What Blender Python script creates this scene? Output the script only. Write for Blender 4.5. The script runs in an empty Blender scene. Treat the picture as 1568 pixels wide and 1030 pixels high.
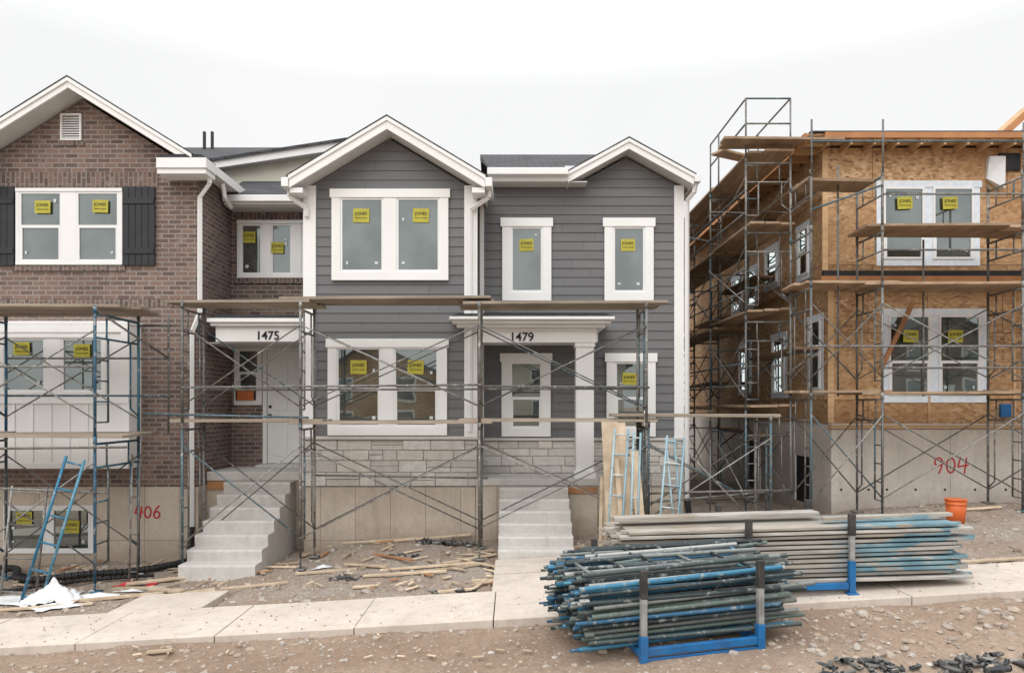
import bpy, math, random
import numpy as np
from mathutils import Vector, Matrix
random.seed(7); np.random.seed(7)
R=random.uniform
F=1100.0; CX=784.0; HY=620.0; CAMZ=2.35      # survey constants (focal, principal axis, eye height)
SL=0.056                                     # street slope
def tx(px,d): return (px-CX)*d/F
def tz(py,d): return CAMZ+(HY-py)*d/F
S=bpy.context.scene
COL=S.collection

# ------------------------------------------------------------------ node helpers
class M:
    def __init__(s,name,rough=0.8,metal=0.0,spec=0.3):
        s.m=bpy.data.materials.new(name); s.m.use_nodes=True
        s.nt=s.m.node_tree; s.n=s.nt.nodes; s.l=s.nt.links
        s.b=s.n['Principled BSDF']; s.b.inputs['Roughness'].default_value=rough
        s.b.inputs['Metallic'].default_value=metal; s.b.inputs['Specular IOR Level'].default_value=spec
        s.geo=s.n.new('ShaderNodeNewGeometry')
    def setin(s,sock,v):
        if isinstance(v,bpy.types.NodeSocket): s.l.new(v,sock)
        elif isinstance(v,(tuple,list)) and len(v)==3 and sock.type=='RGBA': sock.default_value=(*v,1)
        else: sock.default_value=v
    def pos(s,sc=(1,1,1)):
        mp=s.n.new('ShaderNodeMapping'); s.l.new(s.geo.outputs['Position'],mp.inputs[0]); mp.inputs['Scale'].default_value=sc
        return mp.outputs[0]
    def xyz(s):
        sp=s.n.new('ShaderNodeSeparateXYZ'); s.l.new(s.geo.outputs['Position'],sp.inputs[0]); return sp.outputs
    def noise(s,scale,detail=4,vec=None,rough=0.55):
        t=s.n.new('ShaderNodeTexNoise'); t.inputs['Scale'].default_value=scale; t.inputs['Detail'].default_value=min(detail,4)
        t.inputs['Roughness'].default_value=rough
        s.l.new(vec or s.geo.outputs['Position'],t.inputs['Vector']); return t.outputs['Fac']
    def ramp(s,fac,stops,interp='LINEAR'):
        r=s.n.new('ShaderNodeValToRGB'); s.l.new(fac,r.inputs[0]); e=r.color_ramp.elements; r.color_ramp.interpolation=interp
        while len(e)<len(stops): e.new(0.5)
        for i,(p,c) in enumerate(stops):
            e[i].position=p; e[i].color=(c,c,c,1) if isinstance(c,(int,float)) else (*c,1)
        return r.outputs[0]
    def mix(s,fac,a,b,mode='MIX'):
        x=s.n.new('ShaderNodeMix'); x.data_type='RGBA'; x.blend_type=mode
        s.setin(x.inputs[0],fac); s.setin(x.inputs[6],a); s.setin(x.inputs[7],b); return x.outputs[2]
    def math(s,op,a,b=0.0):
        x=s.n.new('ShaderNodeMath'); x.operation=op; s.setin(x.inputs[0],a); s.setin(x.inputs[1],b); return x.outputs[0]
    def bump(s,h,st=0.3,dist=0.01,prev=None):
        x=s.n.new('ShaderNodeBump'); x.inputs['Strength'].default_value=st; x.inputs['Distance'].default_value=dist
        s.l.new(h,x.inputs['Height'])
        if prev: s.l.new(prev,x.inputs['Normal'])
        s.l.new(x.outputs[0],s.b.inputs['Normal']); return x.outputs[0]
    def color(s,c): s.setin(s.b.inputs['Base Color'],c); return s.m
    def wallvec(s,swap=False):
        o=s.xyz(); u=s.math('ADD',o[0],o[1]); c=s.n.new('ShaderNodeCombineXYZ')
        if swap: s.l.new(o[2],c.inputs[0]); s.l.new(u,c.inputs[1])
        else: s.l.new(u,c.inputs[0]); s.l.new(o[2],c.inputs[1])
        return c.outputs[0]
    def brick(s,vec,w,h,mort,c1,c2,cm,off=0.5,bias=0.0,smooth=0.1):
        t=s.n.new('ShaderNodeTexBrick'); s.l.new(vec,t.inputs['Vector']); t.offset=off
        t.inputs['Scale'].default_value=1; t.inputs['Brick Width'].default_value=w; t.inputs['Row Height'].default_value=h
        t.inputs['Mortar Size'].default_value=mort; t.inputs['Mortar Smooth'].default_value=smooth; t.inputs['Bias'].default_value=bias
        s.setin(t.inputs['Color1'],c1); s.setin(t.inputs['Color2'],c2); s.setin(t.inputs['Mortar'],cm)
        return t.outputs['Color'],t.outputs['Fac']
    def splash(s,c,h0=.04,h1=.42,amt=.6,col=(0.26,0.20,0.15)):
        o=s.xyz(); h=s.math('SUBTRACT',o[2],s.math('MULTIPLY',o[0],SL))
        h=s.math('ADD',h,s.math('MULTIPLY',s.noise(3.5,4),-.45))
        return s.mix(s.ramp(s.math('ADD',h,.2),[(h0,amt),(h1,0.0)]),c,col)

def simple(name,c1,c2,scale=3,rough=0.8,bs=0.15,bscale=40,island=0.0,metal=0.0,stretch=(1,1,1),spec=0.3,dirt=0.0):
    m=M(name,rough,metal,spec); v=m.pos(stretch)
    f=m.noise(scale,4,v); c=m.mix(m.ramp(f,[(0.35,0.0),(0.65,1.0)]),c1,c2)
    if dirt>0:
        d=m.noise(scale*0.5,4,m.pos((1,1,0.35)),0.7)
        c=m.mix(m.ramp(d,[(0.45,0.0),(0.75,dirt)]),c,(0.16,0.13,0.10))
    if island>0:
        k=m.math('MULTIPLY_ADD',m.geo.outputs['Random Per Island'],island)
        k.node.inputs[2].default_value=1-island/2
        c=m.mix(1.0,c,k,'MULTIPLY')
    if bs>=.1: m.bump(m.noise(bscale,3,v),bs,0.01)
    return m.color(c)

def brickmat(name,swap=False,dark=1.0):
    m=M(name,0.9); v=m.wallvec(swap)
    c1=tuple(x*dark for x in (0.265,0.172,0.138)); c2=tuple(x*dark for x in (0.115,0.082,0.074))
    col,fac=m.brick(v,0.225,0.082,0.012,c1,c2,tuple(x*dark for x in (0.33,0.30,0.272)),bias=-0.05)
    fl=m.noise(7,3); col=m.mix(m.ramp(fl,[(0.56,0.0),(0.70,0.55)]),col,(0.33,0.27,0.24))
    n=m.noise(1.7,4); col=m.mix(m.ramp(n,[(0.35,0.0),(0.7,0.30)]),col,(0.12,0.085,0.078))
    fine=m.noise(60,4); col=m.mix(m.ramp(fine,[(0.35,0.35),(0.6,0.0)]),col,(0.06,0.045,0.04))
    inv=m.math('SUBTRACT',1.0,fac); m.bump(inv,0.8,0.012)
    return m.color(col)
m_brick=brickmat('brick'); m_soldier=brickmat('brick_soldier',True,0.85)
def concmat(name,a,b,seam=None,stain=0.5,splash=0.0):
    m=M(name,0.85); f=m.noise(1.3,4); c=m.mix(m.ramp(f,[(0.3,0.0),(0.7,1.0)]),a,b)
    g=m.noise(14,4); c=m.mix(m.ramp(g,[(0.45,0.0),(0.7,0.35)]),c,tuple(x*0.66 for x in a))
    st=m.noise(1.8,4,m.pos((2.5,2.5,0.4)),0.7); c=m.mix(m.ramp(st,[(0.5,0.0),(0.75,stain)]),c,tuple(x*0.6 for x in b))
    if seam:
        col,fac=m.brick(m.wallvec(),seam[0],seam[1],0.006,(1,1,1),(0.90,0.89,0.88),(0.5,0.48,0.45),off=0.0)
        c=m.mix(1.0,c,col,'MULTIPLY')
    if splash: c=m.splash(c,amt=splash)
    m.bump(m.noise(55,4),0.35,0.008); return m.color(c)
m_found=concmat('foundation_concrete',(0.63,0.555,0.465),(0.53,0.465,0.39),(0.61,6.0),.45,.55)
m_found2=concmat('foundation_concrete_gray',(0.68,0.63,0.57),(0.58,0.54,0.49),(1.22,6.0),.4,.5)
m_step=concmat('step_concrete',(0.60,0.58,0.55),(0.51,0.49,0.46),None,0.35)
m_walk=concmat('sidewalk_concrete',(0.62,0.55,0.48),(0.52,0.455,0.395),None,0.45)
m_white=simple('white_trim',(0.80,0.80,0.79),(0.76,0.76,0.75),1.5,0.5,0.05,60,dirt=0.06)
m_whiteb=simple('white_panel',(0.78,0.78,0.77),(0.74,0.74,0.73),1.5,0.6,0.05,60,dirt=0.05)
m_vinyl=simple('vinyl_sash',(0.78,0.78,0.78),(0.74,0.74,0.74),2,0.35,0.02,60)
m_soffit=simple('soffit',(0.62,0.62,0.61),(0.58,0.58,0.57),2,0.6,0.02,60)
m_siding=simple('gray_siding',(0.158,0.160,0.164),(0.137,0.139,0.142),1.2,0.65,0.25,70,island=0.14,stretch=(0.3,0.3,3),dirt=0.08)
m_back=simple('wall_core',(0.05,0.05,0.052),(0.045,0.045,0.045))
m_cream=simple('cream_stucco',(0.60,0.57,0.49),(0.55,0.52,0.45),2,0.9,0.3,80)
m_black=simple('black_shutter',(0.022,0.023,0.027),(0.03,0.031,0.036),4,0.5,0.1,60)
m_dark=simple('dark_void',(0.012,0.012,0.013),(0.02,0.02,0.02))
m_num=simple('house_number_black',(0.012,0.012,0.012),(0.015,0.015,0.015),4,0.4)
m_red=simple('red_spray_paint',(0.50,0.035,0.04),(0.38,0.03,0.03),30,0.7)
m_yel=simple('yellow_sticker',(0.47,0.43,0.055),(0.40,0.36,0.05),5,0.6)
m_lab=simple('label_white',(0.62,0.66,0.66),(0.5,0.55,0.56),9,0.6)
m_orangesticker=simple('orange_sticker',(0.6,0.17,0.05),(0.5,0.15,0.05),9,0.6)
m=M('asphalt_shingle',0.95); o=m.xyz()
cb=m.n.new('ShaderNodeCombineXYZ'); m.l.new(o[0],cb.inputs[0]); m.l.new(m.math('ADD',o[1],o[2]),cb.inputs[1])
c,f=m.brick(cb.outputs[0],0.28,0.15,0.01,(0.075,0.077,0.085),(0.035,0.037,0.042),(0.012,0.012,0.013))
c=m.mix(m.ramp(m.noise(120,2),[(0.4,0.0),(0.7,0.5)]),c,(0.13,0.13,0.135)); m.bump(m.math('SUBTRACT',1.0,f),0.6,0.01); m_shingle=m.color(c)
m=M('limestone_veneer',0.9); r=m.ramp(m.geo.outputs['Random Per Island'],[(0,(0.60,0.58,0.54)),(0.35,(0.70,0.685,0.65)),(0.6,(0.52,0.50,0.47)),(1,(0.70,0.66,0.60))])
c=m.mix(m.ramp(m.noise(8,4,None,0.7),[(0.42,0.0),(0.74,0.5)]),r,(0.40,0.375,0.34)); b=m.bump(m.noise(12,4,None,0.7),0.9,0.03); m_stone=m.color(c)
m_mortar=simple('mortar',(0.40,0.38,0.35),(0.34,0.32,0.30),8,0.95)
# glass
m=M('window_glass',0.1)
gl=m.n.new('ShaderNodeBsdfGlossy'); gl.inputs['Roughness'].default_value=0.015; gl.inputs['Color'].default_value=(0.87,0.97,0.95,1)
bp=m.n.new('ShaderNodeBump'); bp.inputs['Strength'].default_value=0.12; bp.inputs['Distance'].default_value=0.02
m.l.new(m.noise(1.1,2),bp.inputs['Height']); m.l.new(bp.outputs[0],gl.inputs['Normal'])
m.color(m.mix(m.ramp(m.noise(1.3,3),[(0.38,0.0),(0.62,1.0)]),(0.020,0.026,0.026),(0.085,0.095,0.090)))
mx=m.n.new('ShaderNodeMixShader'); lw=m.n.new('ShaderNodeFresnel'); lw.inputs[0].default_value=1.5
k=m.math('ADD',lw.outputs[0],0.185); m.l.new(k,mx.inputs[0]); m.l.new(m.b.outputs[0],mx.inputs[1]); m.l.new(gl.outputs[0],mx.inputs[2])
m.l.new(mx.outputs[0],m.n['Material Output'].inputs[0]); m_glass=m.m
# OSB
m=M('osb_sheathing',0.85)
vo=m.n.new('ShaderNodeTexVoronoi'); vo.inputs['Scale'].default_value=13
m.l.new(m.pos((1.0,1.0,1.9)),vo.inputs['Vector'])
sepc=m.n.new('ShaderNodeSeparateColor'); m.l.new(vo.outputs['Color'],sepc.inputs[0])
c=m.ramp(sepc.outputs[0],[(0,(0.31,0.18,0.09)),(0.3,(0.48,0.305,0.165)),(0.65,(0.58,0.39,0.225)),(0.9,(0.68,0.50,0.32)),(1,(0.22,0.12,0.06))])
c=m.mix(m.ramp(m.noise(0.7,4),[(0.40,0.0),(0.60,0.65)]),c,m.mix(m.ramp(m.noise(9,3),[(.4,0.),(.6,1.)]),(0.31,0.16,0.075),(0.43,0.25,0.12)))
sc,sf=m.brick(m.wallvec(),2.44,1.22,0.006,(1,1,1),(0.80,0.76,0.72),(0.25,0.2,0.17)); c=m.mix(1.0,c,sc,'MULTIPLY')
m.bump(vo.outputs['Distance'],0.2,0.005); m_osb=m.color(c)
m_lum=simple('raw_lumber',(0.56,0.38,0.22),(0.44,0.28,0.15),3,0.8,0.2,50,island=0.35,stretch=(0.4,0.4,4))
m_lumo=simple('orange_lumber',(0.45,0.22,0.10),(0.35,0.165,0.075),3,0.8,0.2,50,island=0.3)
m_ply=simple('plywood_scrap',(0.60,0.49,0.36),(0.44,0.34,0.24),5,0.85,0.2,30,island=0.6)
m_tape=simple('flashing_tape',(0.76,0.78,0.80),(0.60,0.69,0.78),11,0.5)
m_membrane=simple('black_membrane',(0.015,0.015,0.018),(0.03,0.03,0.03),5,0.5)
m=M('scaffold_steel',0.55,0.35,0.4)
r=m.ramp(m.geo.outputs['Random Per Island'],[(0,(0.20,0.205,0.20)),(0.3,(0.12,0.13,0.13)),(0.5,(0.29,0.29,0.27)),(0.7,(0.08,0.14,0.17)),(0.85,(0.16,0.15,0.135)),(1,(0.34,0.33,0.30))],'CONSTANT')
c=m.mix(m.ramp(m.noise(10,4,None,0.7),[(0.48,0.0),(0.62,0.8)]),r,(0.11,0.085,0.07))
c=m.mix(m.ramp(m.noise(16,4,None,0.7),[(0.56,0.0),(0.66,0.8)]),c,(0.46,0.43,0.39)); m_steel=m.color(c)
def paint_steel(name,stops,chip=(0.40,0.41,0.40),lo=0.55):
    m=M(name,0.5,0.15,0.4); r=m.ramp(m.geo.outputs['Random Per Island'],stops,'CONSTANT')
    c=m.mix(m.ramp(m.noise(9,4,None,0.75),[(lo,0.0),(lo+0.08,0.85)]),r,chip)
    c=m.mix(m.ramp(m.noise(22,4,None,0.7),[(0.58,0.0),(0.66,0.8)]),c,(0.06,0.05,0.045)); return m.color(c)
m_bluesteel=paint_steel('blue_painted_steel',[(0,(0.02,0.11,0.19)),(0.35,(0.07,0.09,0.10)),(0.55,(0.05,0.17,0.24)),(0.75,(0.10,0.12,0.12)),(0.9,(0.03,0.09,0.15))],(0.30,0.31,0.30),lo=0.54)
m_blueladder=paint_steel('blue_ladder_paint',[(0,(0.03,0.16,0.27)),(0.6,(0.08,0.23,0.32))],(0.3,0.33,0.34),lo=0.57)
m_pile=paint_steel('pipe_paint_mix',[(0,(0.06,0.08,0.08)),(0.2,(0.03,0.11,0.20)),(0.33,(0.20,0.22,0.21)),(0.45,(0.035,0.05,0.055)),(0.58,(0.04,0.17,0.28)),(0.68,(0.12,0.16,0.145)),(0.78,(0.36,0.37,0.35)),(0.87,(0.025,0.035,0.04)),(.95,(.08,.25,.35))],(0.30,0.315,0.30),0.56)
m_craddle=simple('cradle_blue',(0.015,0.15,0.38),(0.02,0.11,0.28),6,0.45,0.1,40,dirt=0.2)
m_strap=simple('cradle_post_dark',(0.035,0.033,0.033),(0.07,0.065,0.06),8,0.6)
m_postg=simple('cradle_post_gray',(0.34,0.34,0.33),(0.20,0.195,0.19),9,0.5)
m_plank=simple('weathered_plank',(0.37,0.31,0.25),(0.25,0.205,0.16),4,0.9,0.4,40,island=0.5,stretch=(0.3,0.3,3),dirt=0.3)
m_plankb=simple('brown_plank',(0.43,0.31,0.21),(0.29,0.20,0.13),4,0.9,0.4,40,island=0.5,stretch=(1,0.3,3),dirt=0.3)
m=M('stack_plank',0.75,0.0,0.3); v=m.pos((0.35,1,5)); f=m.noise(5,4,v)
r=m.ramp(m.geo.outputs['Random Per Island'],[(0,(0.40,0.39,0.36)),(0.3,(0.52,0.50,0.47)),(0.6,(0.31,0.29,0.26)),(0.8,(0.44,0.40,0.34)),(1,(0.58,0.57,0.54))])
c=m.mix(m.ramp(f,[(0.4,0.0),(0.65,0.7)]),r,(0.22,0.185,0.15))
o=m.xyz()
gate=m.ramp(m.math('MULTIPLY',m.math('SUBTRACT',o[0],3.5),0.8),[(0.0,0.0),(0.35,0.8)])
pn=m.ramp(m.noise(2.4,4,m.pos((0.8,1,3.5)),0.6),[(0.47,0.0),(0.53,1.0)])
bluec=m.mix(m.ramp(m.noise(3,3),[(0.4,0.0),(0.6,1.0)]),(0.07,0.20,0.27),(0.16,0.31,0.37))
c=m.mix(m.math('MULTIPLY',gate,pn),c,bluec)
lf=m.ramp(m.math('SUBTRACT',o[0],1.2),[(0.9,0.7),(1.3,0.0)])
c=m.mix(m.math('MULTIPLY',lf,m.ramp(m.noise(4,3,m.pos((.4,1,6))),[(.4,0.),(.6,1.)])),c,(0.25,0.19,0.14))
m.bump(f,0.3,0.01); m_stack=m.color(c)
m_plastic=simple('white_plastic_film',(0.70,0.71,0.72),(0.60,0.61,0.62),4,0.3,0.3,12)
m_bucket=simple('orange_plastic',(0.70,0.16,0.045),(0.60,0.13,0.035),3,0.4)
m_pipeb=simple('black_hdpe',(0.014,0.014,0.015),(0.03,0.03,0.03),6,0.5)
m=M('rubble_stone',0.95); r=m.ramp(m.geo.outputs['Random Per Island'],[(0,(0.34,0.27,0.215)),(0.35,(0.42,0.345,0.275)),(0.6,(0.40,0.365,0.33)),(0.8,(0.25,0.19,0.15)),(0.95,(0.48,0.44,0.40)),(1,(0.52,0.49,0.45))])
m_rock=m.color(m.mix(m.ramp(m.noise(25,4),[(0.4,0.0),(0.7,0.4)]),r,(0.25,0.20,0.16)))
# ground
m=M('construction_dirt',1.0,0,0.1); o=m.xyz()
base_c=m.mix(m.ramp(m.noise(0.55,4,None,0.65),[(0.35,0.0),(0.62,1.0)]),(0.40,0.30,0.225),(0.30,0.215,0.16))
gy=m.ramp(m.math('MULTIPLY',m.math('SUBTRACT',o[1],8.0),0.25),[(0,0.0),(0.3,0.85)])
gn=m.ramp(m.noise(0.9,4,None,0.6),[(0.36,0.25),(0.6,1.0)])
c=m.mix(m.math('MULTIPLY',gy,gn),base_c,m.mix(m.ramp(m.noise(45,4),[(0.4,0.0),(0.6,1.0)]),(0.50,0.455,0.41),(0.31,0.275,0.245)))
c=m.mix(m.math('MULTIPLY',m.ramp(m.math('MULTIPLY',o[1],0.1),[(0.52,1.0),(0.68,0.0)]),m.ramp(m.noise(0.8,4),[(0.40,0.0),(0.52,0.8)])),c,(0.52,0.43,0.345))
c=m.mix(m.ramp(m.noise(14,4,None,0.75),[(0.36,0.0),(0.68,0.6)]),c,(0.20,0.145,0.105))
c=m.mix(m.ramp(m.noise(80,4,None,0.7),[(0.55,0.0),(0.72,0.5)]),c,(0.54,0.48,0.42))
m.bump(m.noise(24,4,None,0.75),0.9,0.04); m_ground=m.color(c)

# ------------------------------------------------------------------ mesh helpers
def empty(name):
    e=bpy.data.objects.new(name,None); e.empty_display_size=0.3; COL.objects.link(e); return e
class Part:
    def __init__(s,name,parent,mat,bevel=0,smooth=False):
        s.name,s.parent,s.mat,s.bevel,s.smooth=name,parent,mat,bevel,smooth; s.v=[]; s.f=[]
    def add(s,vs,fs):
        o=len(s.v); s.v+= [tuple(p) for p in vs]; s.f+=[tuple(i+o for i in f) for f in fs]
    def hexa(s,p): s.add(p,[(0,3,2,1),(4,5,6,7),(0,1,5,4),(1,2,6,5),(2,3,7,6),(3,0,4,7)])
    def box(s,x0,x1,y0,y1,z0,z1):
        if x0>x1:x0,x1=x1,x0
        if y0>y1:y0,y1=y1,y0
        if z0>z1:z0,z1=z1,z0
        s.hexa([(x0,y0,z0),(x1,y0,z0),(x1,y1,z0),(x0,y1,z0),(x0,y0,z1),(x1,y0,z1),(x1,y1,z1),(x0,y1,z1)])
    def mbox(s,m,u0,u1,d0,d1,z0,z1):
        a=m(u0,d0,z0); b=m(u1,d1,z1); s.box(a[0],b[0],a[1],b[1],a[2],b[2])
    def prism(s,pts,y0,y1):
        n=len(pts); vs=[(x,y0,z) for x,z in pts]+[(x,y1,z) for x,z in pts]
        s.add(vs,[tuple(range(n)),tuple(range(2*n-1,n-1,-1))]+[(i,i+n,(i+1)%n+n,(i+1)%n) for i in range(n)])
    def quad(s,*p): s.add(p,[tuple(range(len(p)))])
    def tube(s,p,q,r,n=8,cap=True,twist=0,r2=None):
        p=Vector(p);q=Vector(q);d=(q-p)
        if d.length<1e-6: return
        d.normalize(); a=Vector((0,0,1)) if abs(d.z)<0.9 else Vector((1,0,0)); u=d.cross(a).normalized(); w=d.cross(u); r2=r2 or r
        vs=[]
        for c,rr in ((p,r),(q,r2)):
            for i in range(n):
                t=2*math.pi*i/n+twist; vs.append(c+u*math.cos(t)*rr+w*math.sin(t)*rr)
        fs=[(i,(i+1)%n,(i+1)%n+n,i+n) for i in range(n)]
        if cap: fs+=[tuple(range(n-1,-1,-1)),tuple(range(n,2*n))]
        s.add(vs,fs)
    def path(s,pts,r,n=8):
        for a,b in zip(pts[:-1],pts[1:]): s.tube(a,b,r,n)
    def obox(s,c,L,W,T,yaw=0,pitch=0,roll=0):
        mt=Matrix.Rotation(yaw,3,'Z')@Matrix.Rotation(pitch,3,'Y')@Matrix.Rotation(roll,3,'X'); c=Vector(c)
        s.hexa([c+mt@Vector((x*L/2,y*W/2,z*T/2)) for z in(-1,1) for x,y in((-1,-1),(1,-1),(1,1),(-1,1))])
    def done(s):
        me=bpy.data.meshes.new(s.name); me.from_pydata(s.v,[],s.f); me.materials.append(s.mat)
        o=bpy.data.objects.new(s.name,me); COL.objects.link(o)
        if s.smooth:
            me.polygons.foreach_set('use_smooth',[len(p.vertices)==4 for p in me.polygons])
        if s.parent: o.parent=s.parent
        if s.bevel:
            b=o.modifiers.new('Bevel','BEVEL'); b.width=s.bevel; b.segments=2; b.limit_method='ANGLE'
        return o
def fm(D): return lambda u,d,z:(u,D-d,z)
def sm(X): return lambda u,d,z:(X-d,u,z)

TXT={}
def text(s,size,loc,mat,parent,name,ext=0.002,rot=(math.pi/2,0,0),align='CENTER'):
    key=(s,size,ext,mat.name,align)
    if key not in TXT:
        cu=bpy.data.curves.new(name,'FONT'); cu.body=s; cu.size=size; cu.extrude=ext; cu.align_x=align; cu.align_y='CENTER'; cu.offset=size*0.015
        o=bpy.data.objects.new('tmp',cu); COL.objects.link(o); bpy.context.view_layer.update()
        me=bpy.data.meshes.new_from_object(o); bpy.data.objects.remove(o); me.materials.clear(); me.materials.append(mat); TXT[key]=me
    o=bpy.data.objects.new(name,TXT[key]); o.location=loc; o.rotation_euler=rot; COL.objects.link(o); o.parent=parent; return o

def sticker(parent,px,py,D,prot=0.03,w=0.28,h=0.24):
    x,z=tx(px,D),tz(py,D); y=D-prot
    p=Part('sticker',parent,m_yel); t=R(-0.05,0.05)
    p.obox((x,y,z),w,0.002,h,0,t,0); p.done()
    text('JONES',0.074,(x,y-0.003,z+0.03),m_num,parent,'sticker_text',0.0005,(math.pi/2,-t*0,0))
    text('PAINT & GLASS',0.03,(x,y-0.003,z-0.045),m_num,parent,'sticker_text',0.0005)
def labels(part,D,x0,x1,z0,z1,prot=0.03):
    for _ in range(random.choice((1,2,2,3))):
        x=x0+0.08 if R(0,1)<.5 else x1-0.09; z=R(z0+(z1-z0)*0.5,z1-0.07) if R(0,1)<.6 else z0+0.12
        w=R(.03,.06);h=R(.03,.06); part.box(x-w/2,x+w/2,D-prot,D-prot+.002,z-h/2,z+h/2)

def window(P,m,x0,x1,z0,z1,n=1,tw=0.15,mull=0.22,rail=None,head=0.03,proud=0.05,gl=0.012,lab=True,side=False):
    T,Sx,G=P['trim'],P['sash'],P['glass']
    T.mbox(m,x0,x0+tw,0,proud,z0+tw,z1-tw); T.mbox(m,x1-tw,x1,0,proud,z0+tw,z1-tw)
    T.mbox(m,x0-head,x1+head,0,proud+0.012,z1-tw,z1); T.mbox(m,x0,x1,0,proud+0.004,z0,z0+tw)
    ix0,ix1=x0+tw,x1-tw; pw=(ix1-ix0-(n-1)*mull)/n
    for i in range(n):
        a=ix0+i*(pw+mull); b=a+pw
        if i<n-1: T.mbox(m,b,b+mull,0,proud-0.002,z0+tw,z1-tw)
        s=0.035; e=0.034
        zz0,zz1=z0+tw,z1-tw
        Sx.mbox(m,a,a+s,0,e,zz0,zz1); Sx.mbox(m,b-s,b,0,e,zz0,zz1)
        Sx.mbox(m,a+s,b-s,0,e,zz1-s,zz1); Sx.mbox(m,a+s,b-s,0,e,zz0,zz0+s)
        if rail is not None:
            rz=zz0+(zz1-zz0)*rail; Sx.mbox(m,a+s,b-s,0,e+.004,rz-.025,rz+.025)
            Sx.mbox(m,a+s,a+s+.02,0,e+.003,zz0+s,rz-.025); Sx.mbox(m,b-s-.02,b-s,0,e+.003,zz0+s,rz-.025)
        t=R(-.0012,.0012)
        c=[m(a+s,gl+t,zz0+s),m(b-s,gl-t,zz0+s),m(b-s,gl-t,zz1-s),m(a+s,gl+t,zz1-s)]
        G.quad(*c)
        if lab and not side:
            q=m(0,0,0)[1]; labels(P['label'],q,a+s,b-s,zz0+s,zz1-s,0.026)

def siding(part,m,z0,z1,lim,step=0.165,joints=True):
    z=z0
    while z<z1-0.02:
        zt=min(z+step,z1); a0,b0=lim(z); a1,b1=lim(zt)
        if b0-a0>0.05:
            if b1<a1: a1=b1=(a1+b1)/2
            cuts=[0,1]
            if joints and b0-a0>1.5: cuts=[0,R(.15,.85),1]
            for i in range(len(cuts)-1):
                l0=a0+(b0-a0)*cuts[i]+(0.002 if i else 0); r0=a0+(b0-a0)*cuts[i+1]-(0.002 if cuts[i+1]<1 else 0)
                l1=max(l0,a1) if i else a1; r1=min(r0,b1) if cuts[i+1]<1 else b1
                if r1<l1: r1=l1=(l1+r1)/2
                part.add([m(l0,.004,z),m(r0,.004,z),m(r0,.022,z),m(l0,.022,z),m(l1,.007,zt),m(r1,.007,zt)],[(0,1,2,3),(3,2,5,4)])
        z=zt
def stone(part,mort,m,u0,u1,z0,z1):
    mort.mbox(m,u0,u1,0,0.02,z0,z1); z=z0+.008
    while z<z1-.05:
        h=random.choice((.13,.17,.2,.23))
        if z+h>z1-.09: h=z1-z-.008
        u=u0+.005
        while u<u1-.03:
            w=R(.24,.62)
            if u+w>u1-.12: w=u1-u-.005
            if h>.16 and R(0,1)<.3:
                hh=h*R(.4,.6)
                for (a,b) in ((z,z+hh-.008),(z+hh,z+h)): part.mbox(m,u,u+w-.008,.01,.04+R(-.008,.02),a,b)
            else: part.mbox(m,u,u+w-.008,.01,.04+R(-.008,.02),z,z+h)
            u+=w
        z+=h+.008
def gable_roof(T,SH,SO,cx,hl,hr,y0,y1,zp,sl,sr,t=0.2):
    for sg,h,s in((-1,hl,sl),(1,hr,sr)):
        e=cx+sg*h; ze=zp-s*h
        T.prism([(cx,zp),(e,ze),(e,ze-t),(cx,zp-t)],y0,y0+.04)
        T.prism([(cx,zp+.01),(e+sg*.01,ze+.01),(e+sg*.01,ze-.06),(cx,zp-.06)],y0-.025,y0-.001)
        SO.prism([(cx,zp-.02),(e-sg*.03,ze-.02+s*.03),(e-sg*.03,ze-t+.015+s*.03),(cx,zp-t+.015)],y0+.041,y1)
        T.box(e-.029*(sg>0), e+.029*(sg<0), y0+.042,y1,ze-t,ze-.005)
        SH.prism([(cx,zp+.035),(e+sg*.04,ze+.035-s*.04),(e+sg*.04,ze+.012-s*.04),(cx,zp+.012)],y0-.03,y1)

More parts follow.
